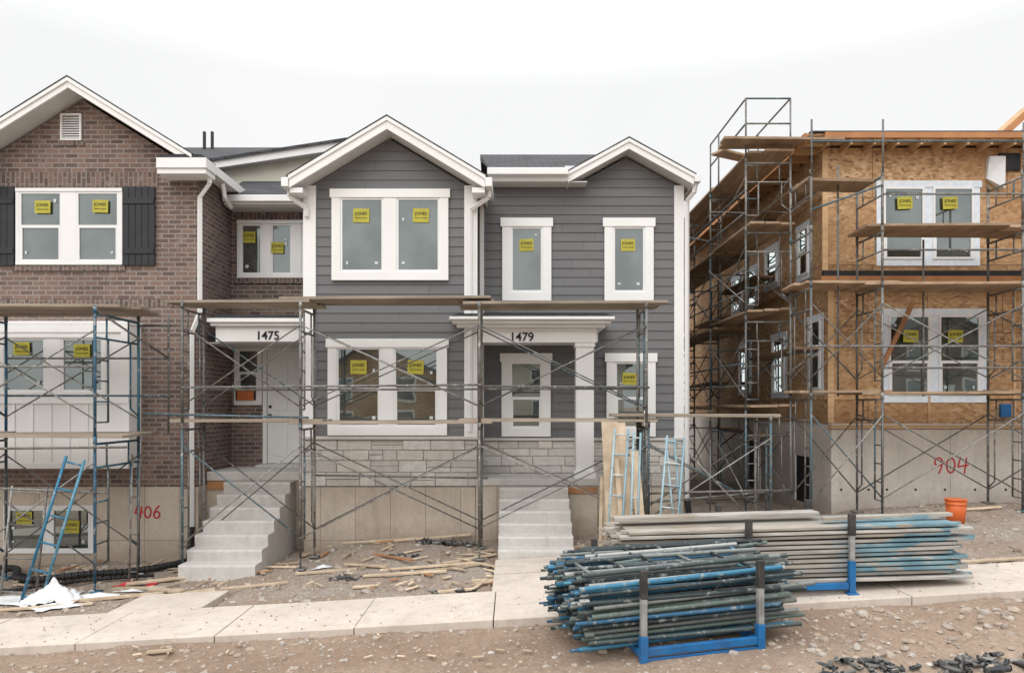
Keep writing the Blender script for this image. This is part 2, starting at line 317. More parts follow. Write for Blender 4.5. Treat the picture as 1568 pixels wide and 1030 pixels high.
# ------------------------------------------------------------------ terrain
def hsh(i,j,s):
    n=np.sin(i*127.1+j*311.7+s*74.7)*43758.5453; return n-np.floor(n)
def vn(x,y,s):
    i=np.floor(x);j=np.floor(y);u=x-i;v=y-j;u=u*u*(3-2*u);v=v*v*(3-2*v)
    return (hsh(i,j,s)*(1-u)+hsh(i+1,j,s)*u)*(1-v)+(hsh(i,j+1,s)*(1-u)+hsh(i+1,j+1,s)*u)*v-.5
def base(x): return SL*np.clip(x,-28,28)
def gz(x,y):
    x=np.asarray(x,float);y=np.asarray(y,float)
    z=base(x)
    n=.10*vn(x*.5,y*.6,1)+.07*vn(x*1.4,y*1.6,2)+.045*vn(x*3.5,y*3.5,3)+.03*vn(x*8,y*8,4)+.016*vn(x*17,y*17,5)
    near=np.clip((7.4-y)/1.2,0,1)*np.clip((x-2.4)/1.0,0,1)
    n=n*(0.75+1.4*near)
    flat=np.exp(-((x-1.7)/1.5)**4-((y-7.0)/1.1)**4); n=n*(1-.8*flat)
    sw=np.clip(1-np.abs(y-8.32)/.75,0,1); sw=np.clip(sw*3,0,1)
    wk=np.clip(1-np.abs(x-.35)/.75,0,1)*((y>8.5)&(y<11.2)); wk2=np.clip(1-np.abs(x+4.45)/.75,0,1)*((y>8.5)&(y<10.1))
    fl=np.clip(sw+np.clip(wk*4,0,1)+np.clip(wk2*4,0,1),0,1)
    z=z+n*(1-fl)-.06*fl
    z=z+.10*np.exp(-((x+2.0)/1.3)**2-((y-12.0)/.9)**2)+.15*np.exp(-((x-7.5)/2.5)**2-((y-12.5)/1.1)**2)
    z=z+.10*np.clip((12.8-y)/1,0,1)*np.clip((y-9.5)/2,0,1)*np.clip((x-1.3)/1.0,0,1)
    z=z-.05*np.exp(-((y-5.75-.03*x)/.18)**2)-.05*np.exp(-((y-5.2-.05*x)/.15)**2)
    return z
def axis(lo,hi,step,far):
    a=list(np.arange(lo,hi,step)); s=step; p=hi; up=[]
    while p<far: up.append(p); s*=1.25; p+=s
    s=step;p=lo-step;dn=[]
    while p>-far: dn.append(p); s*=1.25; p-=s
    return np.array(dn[::-1]+a+up)
xs=axis(-9,9,.045,600); ys=axis(4.6,13,.045,600)
XX,YY=np.meshgrid(xs,ys); ZZ=gz(XX,YY); nx,ny=len(xs),len(ys)
co=np.stack([XX,YY,ZZ],-1).reshape(-1,3)
idx=np.arange(nx*ny).reshape(ny,nx); q=np.stack([idx[:-1,:-1],idx[:-1,1:],idx[1:,1:],idx[1:,:-1]],-1).reshape(-1,4)
me=bpy.data.meshes.new('ground'); me.vertices.add(len(co)); me.vertices.foreach_set('co',co.ravel())
me.loops.add(q.size); me.loops.foreach_set('vertex_index',q.ravel().astype(np.int32)); me.polygons.add(len(q))
me.polygons.foreach_set('loop_start',np.arange(0,q.size,4,dtype=np.int32)); me.update(calc_edges=True); me.validate()
me.polygons.foreach_set('use_smooth',[True]*len(me.polygons)); me.materials.append(m_ground)
g=bpy.data.objects.new('ground',me); COL.objects.link(g)
def on_ground(px_,py_):
    d=10.0
    for _ in range(25):
        x=tx(px_,d); d=.5*d+.5*(CAMZ-float(base(x)))*F/(py_-HY)
    return tx(px_,d),d

# rocks
ICO=[]; ph=(1+5**.5)/2
for a,b in((-1,ph),(1,ph),(-1,-ph),(1,-ph)): ICO.append((a,b,0))
for a,b in((-1,ph),(1,ph),(-1,-ph),(1,-ph)): ICO.append((0,a,b))
for a,b in((-1,ph),(1,ph),(-1,-ph),(1,-ph)): ICO.append((b,0,a))
ICF=[(0,11,5),(0,5,1),(0,1,7),(0,7,10),(0,10,11),(1,5,9),(5,11,4),(11,10,2),(10,7,6),(7,1,8),(3,9,4),(3,4,2),(3,2,6),(3,6,8),(3,8,9),(4,9,5),(2,4,11),(6,2,10),(8,6,7),(9,8,1)]
rk=Part('gravel',None,m_rock)
def rock(x,y,s,z=None):
    z=float(gz(x,y)) if z is None else z
    sx,sy,sz=s*R(.6,1.3),s*R(.6,1.3),s*R(.4,.8); t=R(0,6.28); c,sn=math.cos(t),math.sin(t); vs=[]
    for a,b,cc in ICO:
        k=R(.75,1.15)/1.9; a,b,cc=a*sx*k,b*sy*k,cc*sz*k; vs.append((x+a*c-b*sn,y+a*sn+b*c,z+cc+sz*.15))
    rk.add(vs,ICF)
for i in range(7000):
    q_=R(0,1)
    if q_<.55: y=R(9.0,12.4); x=R(-9,9)
    else: y=R(5.0,7.7); x=R(-6,7)
    if abs(x-.35)<.65 and y>8.9 and R(0,1)<.85: continue
    s=.009+.030*(R(0,1)**7)+.005*R(0,1)
    if y<7.7: s*=.75
    rock(x,y,s*1.5)
for i in range(260):
    x=R(-9,7); rock(x,R(7.75,8.9),R(.006,.016),SL*x+.06)
for i in range(70): rock(R(-8,8),R(9.3,12.2),R(.04,.09))
for i in range(200): rock(R(2.6,6),R(5.2,7.5),R(.02,.07))
rk.done()

# sidewalk
e=empty('sidewalk'); p=Part('slabs',e,m_walk,0.008)
x=-30.2
while x<30:
    w=1.5; j=R(-.004,.004); z0=SL*max(-28,min(28,x))+.055+j; z1=SL*max(-28,min(28,x+w))+.055+j
    p.hexa([(x+.005,7.72,z0-.14),(x+w-.005,7.72,z1-.14),(x+w-.005,8.92,z1-.14),(x+.005,8.92,z0-.14),(x+.005,7.72,z0),(x+w-.005,7.72,z1),(x+w-.005,8.92,z1),(x+.005,8.92,z0)]); x+=w
p.done()
e=empty('walkway'); p=Part('slabs',e,m_walk,0.008)
for (a,b,y0,y1) in((-.25,.95,8.94,9.88),(-.25,.95,9.895,10.84),(-5.05,-3.87,8.94,9.85)):
    p.hexa([(a,y0,SL*a-.08),(b,y0,SL*b-.08),(b,y1,SL*b-.08),(a,y1,SL*a-.08),(a,y0,SL*a+.05),(b,y0,SL*b+.05),(b,y1,SL*b+.035),(a,y1,SL*a+.035)])
p.done()

def parts(e):
    return dict(trim=Part('window_trim',e,m_white,.004),sash=Part('window_sash',e,m_vinyl),glass=Part('window_glass',e,m_glass),label=Part('window_label',e,m_lab))
def fin(d):
    for k in d.values():
        if k.f: k.done()

def steps(e,x0,x1,y_bot,y_top,zb,zt,n):
    p=Part('steps',e,m_step); r=(zt-zb)/n; t=(y_top-y_bot)/n
    # one stepped solid with rounded nosings and raked risers
    prof=[(y_top,zb-.5),(y_bot,zb-.5)]
    for i in range(n):
        ya=y_bot+i*t; z0=zb+i*r; z1=z0+r
        if i: prof.append((ya+.02,z0+.002))
        prof+= [(ya,z1-.035),(ya+.004,z1-.012),(ya+.016,z1)]
    prof.append((y_top,zt))
    k=len(prof); p.add([(x0,y,z) for y,z in prof]+[(x1,y,z) for y,z in prof],[tuple(range(k)),tuple(range(2*k-1,k-1,-1))]+[(i,(i+1)%k,(i+1)%k+k,i+k) for i in range(k)])
    p.done()

# ------------------------------------------------------------------ GRAY TOWNHOUSE
D=12.5; D2=13.3
gh=empty('gray_townhouse'); W=parts(gh)
T=Part('trim',gh,m_white,.005); SH=Part('roof_shingles',gh,m_shingle); SO=Part('soffit',gh,m_soffit)
SD=Part('lap_siding',gh,m_siding); BK=Part('wall_core',gh,m_back); ST=Part('stone_veneer',gh,m_stone,.012); MO=Part('stone_mortar',gh,m_mortar)
FN=Part('foundation',gh,m_found)
xa,xb=tx(467,D),tx(727,D); xc=(xa+xb)/2; zp=7.19; sl=.6
zbot=tz(668,D)
zw=zp-.2-.02
def poly(x0,x1,cx,zpk,s): return [(x0,1.0),(x1,1.0),(x1,zpk-s*(x1-cx)),(cx,zpk),(x0,zpk-s*(cx-x0))]
BK.prism(poly(xa,xb,xc,zw,sl),D,22)
FN.box(xa-.01,xb+.01,D-.02,22,-.8,tz(745,D))
hw=(xb-xa)/2
siding(SD,fm(D),zbot,zw,lambda z:(max(xa,xc-(zw-z)/sl),min(xb,xc+(zw-z)/sl)))
siding(SD,(lambda u,d,z:(xb+d,u,z)),zbot,6.4,lambda z:(D,D2),joints=False)
gable_roof(T,SH,SO,xc+.02,1.65,1.65,12.08,20,zp,sl,sl)
ztop=zw-sl*hw+.05
for (a,b) in((xa-.02,xa+.20),(xb-.18,xb+.02)): T.box(a,b,D-.05,D-.001,zbot,ztop+.02)
T.box(xb+.022,xb+.045,D-.05,D+.1,zbot,ztop-.03)
for sgn,ex in((-1,xc+.02-1.65),(1,xc+.02+1.65)):
    a,b=(ex-.12,ex-.005) if sgn<0 else (ex+.005,ex+.12)
    T.box(a,b,12.05,19 if sgn<0 else 12.9,6.02,6.17)
    T.box(min(ex,ex-sgn*.22),max(ex,ex-sgn*.22),12.125,12.48,5.93,6.02)
DS=Part('downspouts',gh,m_white,.004)
def spout(part,pts): part.path(pts,.045,4)
ex=xc+.02+1.65
spout(DS,[(ex+.06,12.3,6.02),(ex+.05,12.3,5.9),(xb-.08,12.40,5.72),(xb-.08,12.40,1.9)])
ex=xc+.02-1.65
spout(DS,[(ex-.06,12.3,6.02),(ex-.05,12.3,5.92),(xa+.05,12.41,5.75),(xa+.05,12.41,5.6)])
m=fm(D-.02)
window(W,m,tx(509,D),tx(687,D),tz(430,D),tz(291,D),2,.15,.225)
window(W,m,tx(503,D),tx(685,D),tz(666,D),tz(519,D),2,.15,.225,rail=.47)
z1=tz(668,D); z0=tz(744,D)
stone(ST,MO,fm(D),xa-.04,xb+.05,z0,z1-.05)
CP=Part('stone_cap',gh,m_step,.008); CP.box(xa-.06,xb+.07,D-.09,D-.0,z1-.05,z1+.005)
# right part
xr=tx(1045,D2); cg=2.107; zg=7.14; sg=.55; Y2=12.93
zw2=zg-.22
BK.prism([(xb,1.0),(xr,1.0),(xr,6.42),(cg+(zw2-6.42)/sg,6.42),(cg,zw2),(cg-(zw2-6.42)/sg,6.42),(xb,6.42)],D2,22)
zb2=tz(670,D2)
def lim2(z):
    if z<6.45: return (xb,xr)
    h=(zw2-z)/sg; return (max(xb,cg-h),min(xr,cg+h))
siding(SD,fm(D2),zb2,zw2,lim2)
T.box(xr-.16,xr+.02,D2-.045,D2-.001,zb2,6.40)
T.box(xb+.05,xb+.13,D2-.04,D2-.001,zb2,6.38)
gable_roof(T,SH,SO,cg,1.10,1.17,Y2,18,zg,sg,sg,.18)
xe0=tx(748,12.93); xg=cg-1.10
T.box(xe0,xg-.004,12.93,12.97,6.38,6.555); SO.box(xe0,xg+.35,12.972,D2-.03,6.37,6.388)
GT=Part('gutter',gh,m_white,.012); GT.box(xe0-.02,xg-.002,12.80,12.925,6.46,6.585)
GT.box(cg+1.175,cg+1.29,12.9,18,6.36,6.50)
# main roof : left field to the eave, right field starts behind the small gable
SH.add([(xe0,12.85,6.595),(xg-.045,12.85,6.595),(xg-.045,16.5,8.10),(-.73,16.5,8.10),(xe0,12.85,6.575),(xg-.045,12.85,6.575),(xg-.045,16.5,7.95),(-.73,16.5,7.95),(xg-.045,20,6.6),(-.73,20,6.6)],[(0,1,2,3),(4,7,6,5),(0,4,5,1),(0,3,7,4),(3,2,8,9)])
SH.add([(xg-.045,13.3,6.775),(1.6,13.3,6.775),(1.6,16.5,8.10),(xg-.045,16.5,8.10)],[(0,1,2,3)])
SH.add([(1.6,14.4,7.23),(3.15,14.4,7.23),(3.15,16.5,8.10),(1.6,16.5,8.10),(3.15,20,6.6),(xg,20,6.6)],[(0,1,2,3),(3,2,4,5)])
T.quad((3.151,14.4,7.2),(3.151,16.5,8.08),(3.151,20,6.55),(3.151,20,6.4),(3.151,14.4,6.4))
spout(DS,[(cg+1.22,13.0,6.36),(cg+1.2,13.05,6.2),(xr+.07,D2-.06,6.1),(xr+.07,D2-.06,.55)])
PB=Part('drain_boot',gh,m_pipeb); PB.tube((xr+.07,D2-.07,.6),(xr+.12,D2-.12,.15),.055); PB.done()
m=fm(D2-.02)
for a,b in((769,844),(925,1000)): window(W,m,tx(a,D2),tx(b,D2),tz(461,D2),tz(335,D2),1,.16)
window(W,m,tx(768,D2),tx(843,D2),tz(668,D2),tz(541,D2),1,.16,rail=.45)
window(W,m,tx(928,D2),tx(1003,D2),tz(668,D2),tz(541,D2),1,.16,rail=.45)
zs0=tz(744,D2)
stone(ST,MO,fm(D2),xb+.02,xr+.03,zs0,tz(670,D2)-.05); CP.box(xb+.05,xr+.04,D2-.08,D2,tz(670,D2)-.05,tz(670,D2))
FN.box(xb+.012,xr+.02,D2-.02,22,-.5,zs0)
PF=1.08
PC=Part('porch_slab',gh,m_step,.01); PC.box(xb+.015,1.50,12.42,D2-.085,PF-.12,PF)
FN.box(xb+.02,1.48,12.46,D2-.03,-.5,PF-.125)
T.box(1.11,1.42,12.45,12.72,PF,3.43)
T.box(1.08,1.45,12.42,12.75,PF,PF+.14); T.box(1.09,1.44,12.43,12.74,3.36,3.43)
T.box(-.53,1.46,12.42,12.52,3.432,3.68)
T.box(-.55,1.50,12.53,D2-.03,3.45,3.66)
T.box(-.95,1.60,12.30,D2-.04,3.682,3.74); T.box(-1.02,1.68,12.22,D2-.04,3.742,3.80); T.box(-1.06,1.74,12.15,D2-.04,3.802,3.85)
SH.prism([(-1.05,3.853),(1.73,3.853),(1.6,3.90),(-.9,3.90)],12.16,D2-.03)
text('1479',.21,(tx(799,12.4),12.414,tz(516,12.4)),m_num,gh,'house_number',.004)
steps(gh,-.21,.95,10.86,12.41,0,.95,6)
LD=Part('ledger_board',gh,m_lumo); LD.box(.97,1.47,12.43,12.455,.82,.93); LD.done()
for a in((550,331),(641,331)): sticker(gh,a[0]+4,a[1],D,.05,)
for a in((550,562),(637,562)): sticker(gh,a[0],a[1],D,.05)
for a in((806,376),(961,376)): sticker(gh,a[0],a[1],D2,.05,.26,.22)
sticker(gh,963,580,D2,.05,.26,.22)
for q in (T,SH,SO,SD,BK,ST,MO,FN,CP,DS,GT,PC): q.done()
fin(W)

# ------------------------------------------------------------------ BRICK HOUSE
bh=empty('brick_house'); W=parts(bh); W['trim']=Part('window_frame',bh,m_vinyl,.003)
BR=Part('brick_walls',bh,m_brick); T=Part('trim',bh,m_white,.005); SH=Part('roof_shingles',bh,m_shingle); SO=Part('soffit',bh,m_soffit)
SR=Part('brick_courses',bh,m_soldier); FN=Part('foundation',bh,m_found); SHT=Part('shutters',bh,m_black,.004)
bx1=tx(303,D); pc=-7.47; bx0=2*pc-bx1; zp=7.85; sl=.62; zw=zp-.20
zf=tz(745,D)
BR.prism([(bx0,zf),(bx1,zf),(bx1,6.35),(pc+(zw-6.35)/sl,6.35),(pc,zw),(pc-(zw-6.35)/sl,6.35),(bx0,6.35)],D,20)
FN.box(bx0-.01,bx1+.012,D-.015,20,-1.2,zf-.001)
BR.box(-16,bx0-.002,14.5,20,zf,6.3); FN.box(-16,bx0-.012,14.48,20,-1.4,zf-.001)
SH.prism([(-16,6.3),(bx0+.5,6.3),(bx0+.5,6.4),(-16,6.4)],14.2,20)
gable_roof(T,SH,SO,pc,2.08,2.08,12.08,19,zp,sl,sl,.165)
for s_ in(-1,1):
    e_=pc+s_*2.34; i_=pc+s_*1.50
    T.box(min(e_,i_),max(e_,i_),12.05,12.47,6.33,6.50); T.box(min(e_-s_*.02,i_),max(e_-s_*.02,i_),12.08,12.47,6.24,6.328)
    SH.prism([(min(e_,i_),6.505),(max(e_,i_),6.505),(max(e_,i_)-.1,6.56),(min(e_,i_)+.1,6.56)],12.06,12.47)
    T.box(min(e_,e_-s_*.25),max(e_,e_-s_*.25),12.475,19,6.34,6.49)
GV=Part('gable_vent',bh,m_whiteb)
a,b,c,d=tx(94,D),tx(126,D),tz(216,D),tz(175,D)
GV.box(a,b,D-.04,D-.001,c,c+.03);GV.box(a,b,D-.04,D-.001,d-.03,d);GV.box(a,a+.03,D-.04,D-.001,c+.03,d-.03);GV.box(b-.03,b,D-.04,D-.001,c+.03,d-.03)
z=c+.04
while z<d-.05:
    GV.hexa([(a+.03,D-.035,z),(b-.03,D-.035,z),(b-.03,D-.005,z+.03),(a+.03,D-.005,z+.03),(a+.03,D-.035,z+.008),(b-.03,D-.035,z+.008),(b-.03,D-.005,z+.038),(a+.03,D-.005,z+.038)]); z+=.042
GV.done()
m=fm(D-.0)
window(W,m,tx(26,D),tx(189,D),tz(406,D),tz(289,D),2,.06,.25,rail=.5,head=0,proud=.04)
SR.box(tx(-30,D),tx(242,D),D-.012,D-.001,tz(287,D),tz(264,D)); SR.box(tx(20,D),tx(192,D),D-.03,D-.001,tz(415,D),tz(407,D))
SR.box(tx(90,D),tx(130,D),D-.02,D-.001,tz(223,D),tz(217,D))
SR.box(bx0,bx1-.002,D-.006,D-.001,tz(470,D),tz(458,D))
for (p0,p1) in((189.5,239),(-28,24)):
    a,b=tx(p0,D),tx(p1,D); c,d=tz(407,D),tz(287,D); n=5; w=(b-a)/n
    for i in range(n): SHT.box(a+i*w+.003,a+(i+1)*w-.003,D-.05,D-.015,c,d)
    for zz in(c+.2,d-.3): SHT.box(a+.01,b-.01,D-.068,D-.051,zz,zz+.1)
yb=12.1; Q=Part('bay_panels',bh,m_whiteb,.004)
wx=tx(198,yb); wx0=wx-2.95; zt=tz(497,yb); zb=tz(717,yb)
Q.box(wx0,wx,yb,D-.001,zb,zt)
BT=T
BT.box(wx0-.02,wx+.02,yb-.03,D-.001,zt-.0,zt+.06); BT.box(wx0,wx,yb-.03,yb-.001,zt-.13,zt-.002)
BT.box(wx0,wx,yb-.03,yb-.001,zb,zb+.10); zz=tz(606,yb); BT.box(wx0,wx,yb-.035,yb-.001,zz-.13,zz-.0)
BT.box(wx-.13,wx+.012,yb-.03,yb-.001,zb+.102,zz-.132)
for pxx in(22,50,78,106,134): BT.box(tx(pxx,yb)-.02,tx(pxx,yb)+.02,yb-.02,yb-.001,zb+.102,zz-.132)
m=fm(yb)
window(W,m,tx(-85,yb),tx(164,yb),tz(604,yb),tz(513,yb),3,.05,.27,head=0,proud=.045)
BT.box(wx-.13,wx+.012,yb-.03,yb-.001,zz+.002,zt-.132)
m=fm(D-.015); window(W,m,tx(8,D),tx(145,D),tz(846,D),tz(773,D),2,.05,.12,head=0,proud=.03)
D3=14.0; gxa=tx(467,D)
BR.box(bx1+.001,gxa-.001,D3,20,1.0,6.3)
FN.box(bx1+.013,gxa-.012,12.86,20,-1,1.0)
PC=Part('porch_slab',bh,m_step,.01); PC.box(bx1+.013,gxa-.012,12.82,D3-.001,1.002,1.16); PC.box(-4.85,-3.75,13.55,D3-.002,1.161,1.22)
m=fm(D3)
window(W,m,tx(362,D3)+.03,tx(362,D3)+1.75,tz(426,D3),tz(338,D3),3,.07,.18,head=0,proud=.05)
SR.box(tx(362,D3)-.0,-3.61,D3-.012,D3-.001,tz(338,D3)+.01,tz(322,D3)); SR.box(tx(362,D3)-.03,-3.61,D3-.04,D3-.001,tz(426,D3)-.1,tz(426,D3)-.001)
window(W,m,-5.40,-4.86,tz(620,D3),tz(530,D3),1,.06,.1,head=0,proud=.05,rail=.55)
T.box(-4.84,-4.76,D3-.06,D3-.001,1.22,3.48); T.box(-4.76,-3.8,D3-.06,D3-.001,3.40,3.48)
DR=Part('front_door',bh,m_whiteb,.006); DR.box(-4.755,-3.85,D3-.03,D3-.002,1.225,3.395)
for (a,b,c,d) in((-4.66,-4.36,1.36,2.1),(-4.26,-3.96,1.36,2.1),(-4.66,-4.36,2.25,3.25),(-4.26,-3.96,2.25,3.25)): DR.box(a,b,D3-.04,D3-.031,c,d)
DR.done(); KN=Part('door_knob',bh,m_num); KN.tube((-4.70,D3-.031,2.15),(-4.70,D3-.09,2.15),.03); KN.tube((-4.70,D3-.031,2.32),(-4.70,D3-.05,2.32),.03); KN.done()
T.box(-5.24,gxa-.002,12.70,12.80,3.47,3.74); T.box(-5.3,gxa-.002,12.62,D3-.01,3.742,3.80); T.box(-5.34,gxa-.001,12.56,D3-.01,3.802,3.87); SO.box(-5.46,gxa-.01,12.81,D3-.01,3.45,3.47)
SH.prism([(-5.3,3.873),(gxa,3.873),(gxa,3.93),(-5.2,3.93)],12.6,D3-.02)
text('1475',.21,(tx(410,12.7),12.692,tz(514,12.7)),m_num,bh,'house_number',.004)
a=bx1+.05
T.box(a,gxa-.01,13.50,13.60,6.12,6.25); T.box(a,gxa-.01,13.42,13.498,6.16,6.28); SO.box(a,gxa-.01,13.60,D3,6.10,6.14)
SH.hexa([(a,13.44,6.24),(gxa+.1,13.44,6.24),(gxa+.1,15,6.95),(a-.2,15,6.95),(a,13.44,6.30),(gxa+.1,13.44,6.30),(gxa+.1,15,7.02),(a-.2,15,7.02)])
CR=Part('stucco_wall',bh,m_cream); CR.prism([(-6.4,6.0),(-3.3,6.0),(-3.3,7.70),(-6.4,7.2)],14.99,18); CR.done()
T.prism([(-6.5,7.15),(-3.3,7.63),(-3.3,7.80),(-6.5,7.32)],14.75,14.80); SO.prism([(-6.5,7.17),(-3.3,7.65),(-3.3,7.69),(-6.5,7.21)],14.80,14.99)
SH.hexa([(-6.6,14.7,7.28),(-3.2,14.7,7.80),(-3.0,18,8.74),(-8.3,18,8.74),(-6.6,14.7,7.33),(-3.2,14.7,7.85),(-3.0,18,8.80),(-8.3,18,8.80)])
VP=Part('roof_vent_pipes',bh,m_back); VP.tube((tx(313,17.5),17.5,8.5),(tx(313,17.5),17.5,9.0),.04); VP.tube((tx(325,17.5),17.5,8.5),(tx(325,17.5),17.5,9.0),.04); VP.done()
DS=Part('downspouts',bh,m_white,.004)
spout(DS,[(-5.20,12.35,6.33),(-5.20,12.35,6.15),(bx1+.06,D-.06,5.95),(bx1+.06,D-.06,3.95),(bx1-.08,D-.06,3.6),(bx1-.08,D-.06,.2)])
spout(DS,[(-5.20,12.9,6.33),(-5.2,13.0,6.1),(-5.2,13.3,6.0)])
PB=Part('drain_boot',bh,m_pipeb); PB.tube((bx1-.08,D-.07,.25),(bx1-.1,D-.12,-.35),.055); PB.done()
LD=Part('ledger_board',bh,m_lumo); LD.box(bx1+.02,-5.04,12.83,12.858,.85,.99); LD.done()
steps(bh,-5.03,-3.87,10.82,12.81,-.24,1.0,7)
for a in((68,318,D),(156,317,D),(128,537,yb),(36,534,yb),(40,792,D),(112,805,D),(383,364,D3),(426,380,D3)): sticker(bh,a[0],a[1],a[2],.05,.27 if a[0]<300 else .24,.22)
OS=Part('permit_notice',bh,m_orangesticker); OS.box(tx(362,D3),tx(390,D3),D3-.05,D3-.047,tz(613,D3),tz(598,D3)); OS.done()
ell=lambda cx,cy,rx,ry,a0=0,n=16:[(cx+rx*math.cos(a0+i*2*math.pi/n),cy+ry*math.sin(a0+i*2*math.pi/n)) for i in range(n+1)]
GLY={'4':[[(.25,1.5),(.0,.65),(.95,.75)],[(.8,1.4),(.6,0)]],'0':[ell(.45,.75,.38,.68)],
'6':[[(.75,1.5),(.35,1.15),(.1,.6)],ell(.45,.42,.36,.40)],'9':[ell(.42,1.08,.34,.36),[(.78,1.15),(.72,.6),(.45,0)]]}
def spray(s,x,z,y,h,parent):
    p=Part('spray_number',parent,m_red)
    for ch in s:
        for st in GLY[ch]:
            for (a,b) in zip(st[:-1],st[1:]):
                A=Vector((x+a[0]*h/1.5,y,z+a[1]*h/1.5+.05*a[0]*h));B=Vector((x+b[0]*h/1.5,y,z+b[1]*h/1.5+.05*b[0]*h)); d=(B-A).normalized()*.008; n=Vector((-d.z,0,d.x)).normalized()*.014
                k=len(p.f)*1e-5
                o=Vector((0,-k,0)); p.quad(A-d-n+o,B+d-n+o,B+d+n+o,A-d+n+o)
        x+=h*.74
    p.done()
spray('406',tx(208,D),tz(793,D),D-.02,.21,bh)
for q in (BR,T,SH,SO,SR,FN,SHT,Q,PC,DS): q.done()
fin(W)

# ------------------------------------------------------------------ UNFINISHED HOUSE
uh=empty('unfinished_house'); D4=13.0; X0=tx(1260,D4)
W=parts(uh); TAPE=Part('flashing_tape',uh,m_tape); W['trim']=TAPE
OS_=Part('osb_walls',uh,m_osb); FN=Part('foundation',uh,m_found2,.006); LU=Part('lumber',uh,m_lum); LO=Part('fascia_lumber',uh,m_lumo); MB=Part('membrane',uh,m_membrane); DK=Part('openings',uh,m_dark)
zf=tz(648,D4); z2=tz(425,D4); zt=7.02
OS_.box(X0,14,D4,23.5,z2,zt-.02); OS_.box(X0+.12,14,D4+.05,23.4,zf,z2-.001)
FN.box(X0+.10,14,D4-.12,23.3,-.2,zf-.10); FN.box(X0+.14,14,D4-.06,23.35,zf-.099,zf-.001)
LU.box(X0+.08,14,D4-.14,D4-.02,zf-.11+.02,zf-.03)
LO.box(X0-.1,14,D4-.18,D4-.002,z2-.12,z2+.0); MB.box(X0-.02,14,D4-.10,D4-.002,z2+.002,z2+.11); LU.box(X0-.25,14,D4-.4,D4-.182,z2-.16,z2-.13)
LU.box(X0-.012,X0+.09,D4-.012,D4-.001,z2+.135,zt-.05); LU.box(X0+.11,X0+.22,D4+.038,D4+.049,zf+.01,z2-.13)
for xx in(7.55,9.1): LU.box(xx,xx+.04,D4+.03,D4+.049,zf+.01,z2-.13)
LO.box(X0-.15,14,D4-.45,D4-.41,zt-.0,zt+.10); LU.box(X0-.15,14,D4-.408,D4-.001,zt+.02,zt+.05)
for i in range(22):
    xx=X0-.1+i*.41; LU.box(xx,xx+.04,D4-.405,D4-.002,zt-.10,zt+.018)
OS_.box(X0-.45,14,D4-.40,23.6,zt+.051,zt+.09)
LO.box(X0-.49,X0-.452,D4-.4,23.6,zt-.08,zt+.10)
for i in range(24):
    yy=D4-.3+i*.45; LU.box(X0-.45,X0-.002,yy,yy+.04,zt-.09,zt+.049)
SHG=Part('roof_felt',uh,m_shingle); SHG.box(X0-.4,14,D4-.44,23.6,zt+.102,zt+.125); SHG.done()
# framed gable beyond, on the right
ax=tx(1548,12.6); OS_.prism([(ax+.3,zt+.13),(ax+1.9,zt+1.75),(ax+3.6,zt+.13)],12.75,13.0); LO.prism([(ax-.10,zt+.02),(ax+1.9,zt+1.85),(ax+1.9,zt+2.0),(ax-.20,zt+.08)],12.6,12.65); LU.prism([(ax-.10,zt+.13),(ax+1.9,zt+1.88),(ax+1.9,zt+1.92),(ax-.10,zt+.17)],12.651,13.1)
WP=Part('house_wrap',uh,m_plastic); WP.hexa([(tx(1508,D4),D4-.06,tz(275,D4)),(tx(1530,D4),D4-.16,tz(292,D4)),(tx(1530,D4),D4-.01,tz(292,D4)),(tx(1508,D4),D4-.01,tz(275,D4)),(tx(1510,D4),D4-.1,tz(242,D4)),(tx(1532,D4),D4-.14,tz(243,D4)),(tx(1532,D4),D4-.01,tz(243,D4)),(tx(1510,D4),D4-.01,tz(242,D4))]); WP.done()
MB.box(tx(1528,D4),tx(1560,D4),D4-.05,D4-.002,tz(262,D4),tz(236,D4))
m=fm(D4)
window(W,m,tx(1342,D4),tx(1500,D4),tz(407,D4),tz(277,D4),2,.12,.16,rail=.42,head=.03,proud=.012)
m=fm(D4+.05)
window(W,m,tx(1352,D4),tx(1513,D4),tz(616,D4),tz(472,D4),2,.12,.16,rail=.42,head=.03,proud=.012)
m=sm(X0)
for(a,b,c,d) in((13.5,14.2,4.75,5.85),(15.1,16.0,4.85,5.8),(16.4,17.3,4.6,5.6),(17.5,18.4,4.6,5.6)): window(W,m,a,b,c,d,1,.10,rail=.5,head=0,proud=.012,side=True)
m=sm(X0+.12)
for(a,b,c,d) in((13.25,13.95,2.55,4.05),(15.0,15.9,2.5,3.9),(17.2,18.2,2.6,3.9)): window(W,m,a,b,c,d,1,.10,rail=.5,head=0,proud=.012,side=True)
m=sm(X0+.10)
for(a,b,c,d) in((13.7,14.5,.45,1.35),(16.5,17.5,.4,1.5)):
    DK.mbox(m,a,b,.001,.004,c,d); W['sash'].mbox(m,a,a+.05,.005,.03,c,d);W['sash'].mbox(m,b-.05,b,.005,.03,c,d)
for px_ in(1288,1330,1358,1402,1447,1493,1540): DK.tube((tx(px_,D4-.12),D4-.123,tz(748,D4)),(tx(px_,D4-.12),D4-.119,tz(748,D4)),.022,10)
LO.hexa([(6.6,D4-.09,3.0),(6.68,D4-.09,3.0),(6.68,D4-.05,3.0),(6.6,D4-.05,3.0),(7.18,D4-.09,4.2),(7.26,D4-.09,4.2),(7.26,D4-.05,4.2),(7.18,D4-.05,4.2)])
for a in((1383,312),(1452,312),(1392,515),(1460,515)): sticker(uh,a[0],a[1],D4,.06,.27,.22)
BB=Part('junction_box',uh,m_craddle,.005); BB.box(tx(1532,D4),tx(1548,D4),D4-.02,D4+.039,tz(640,D4)+.02,tz(618,D4)); BB.done()
spray('904',tx(1424,D4),tz(724,D4),D4-.124,.29,uh)
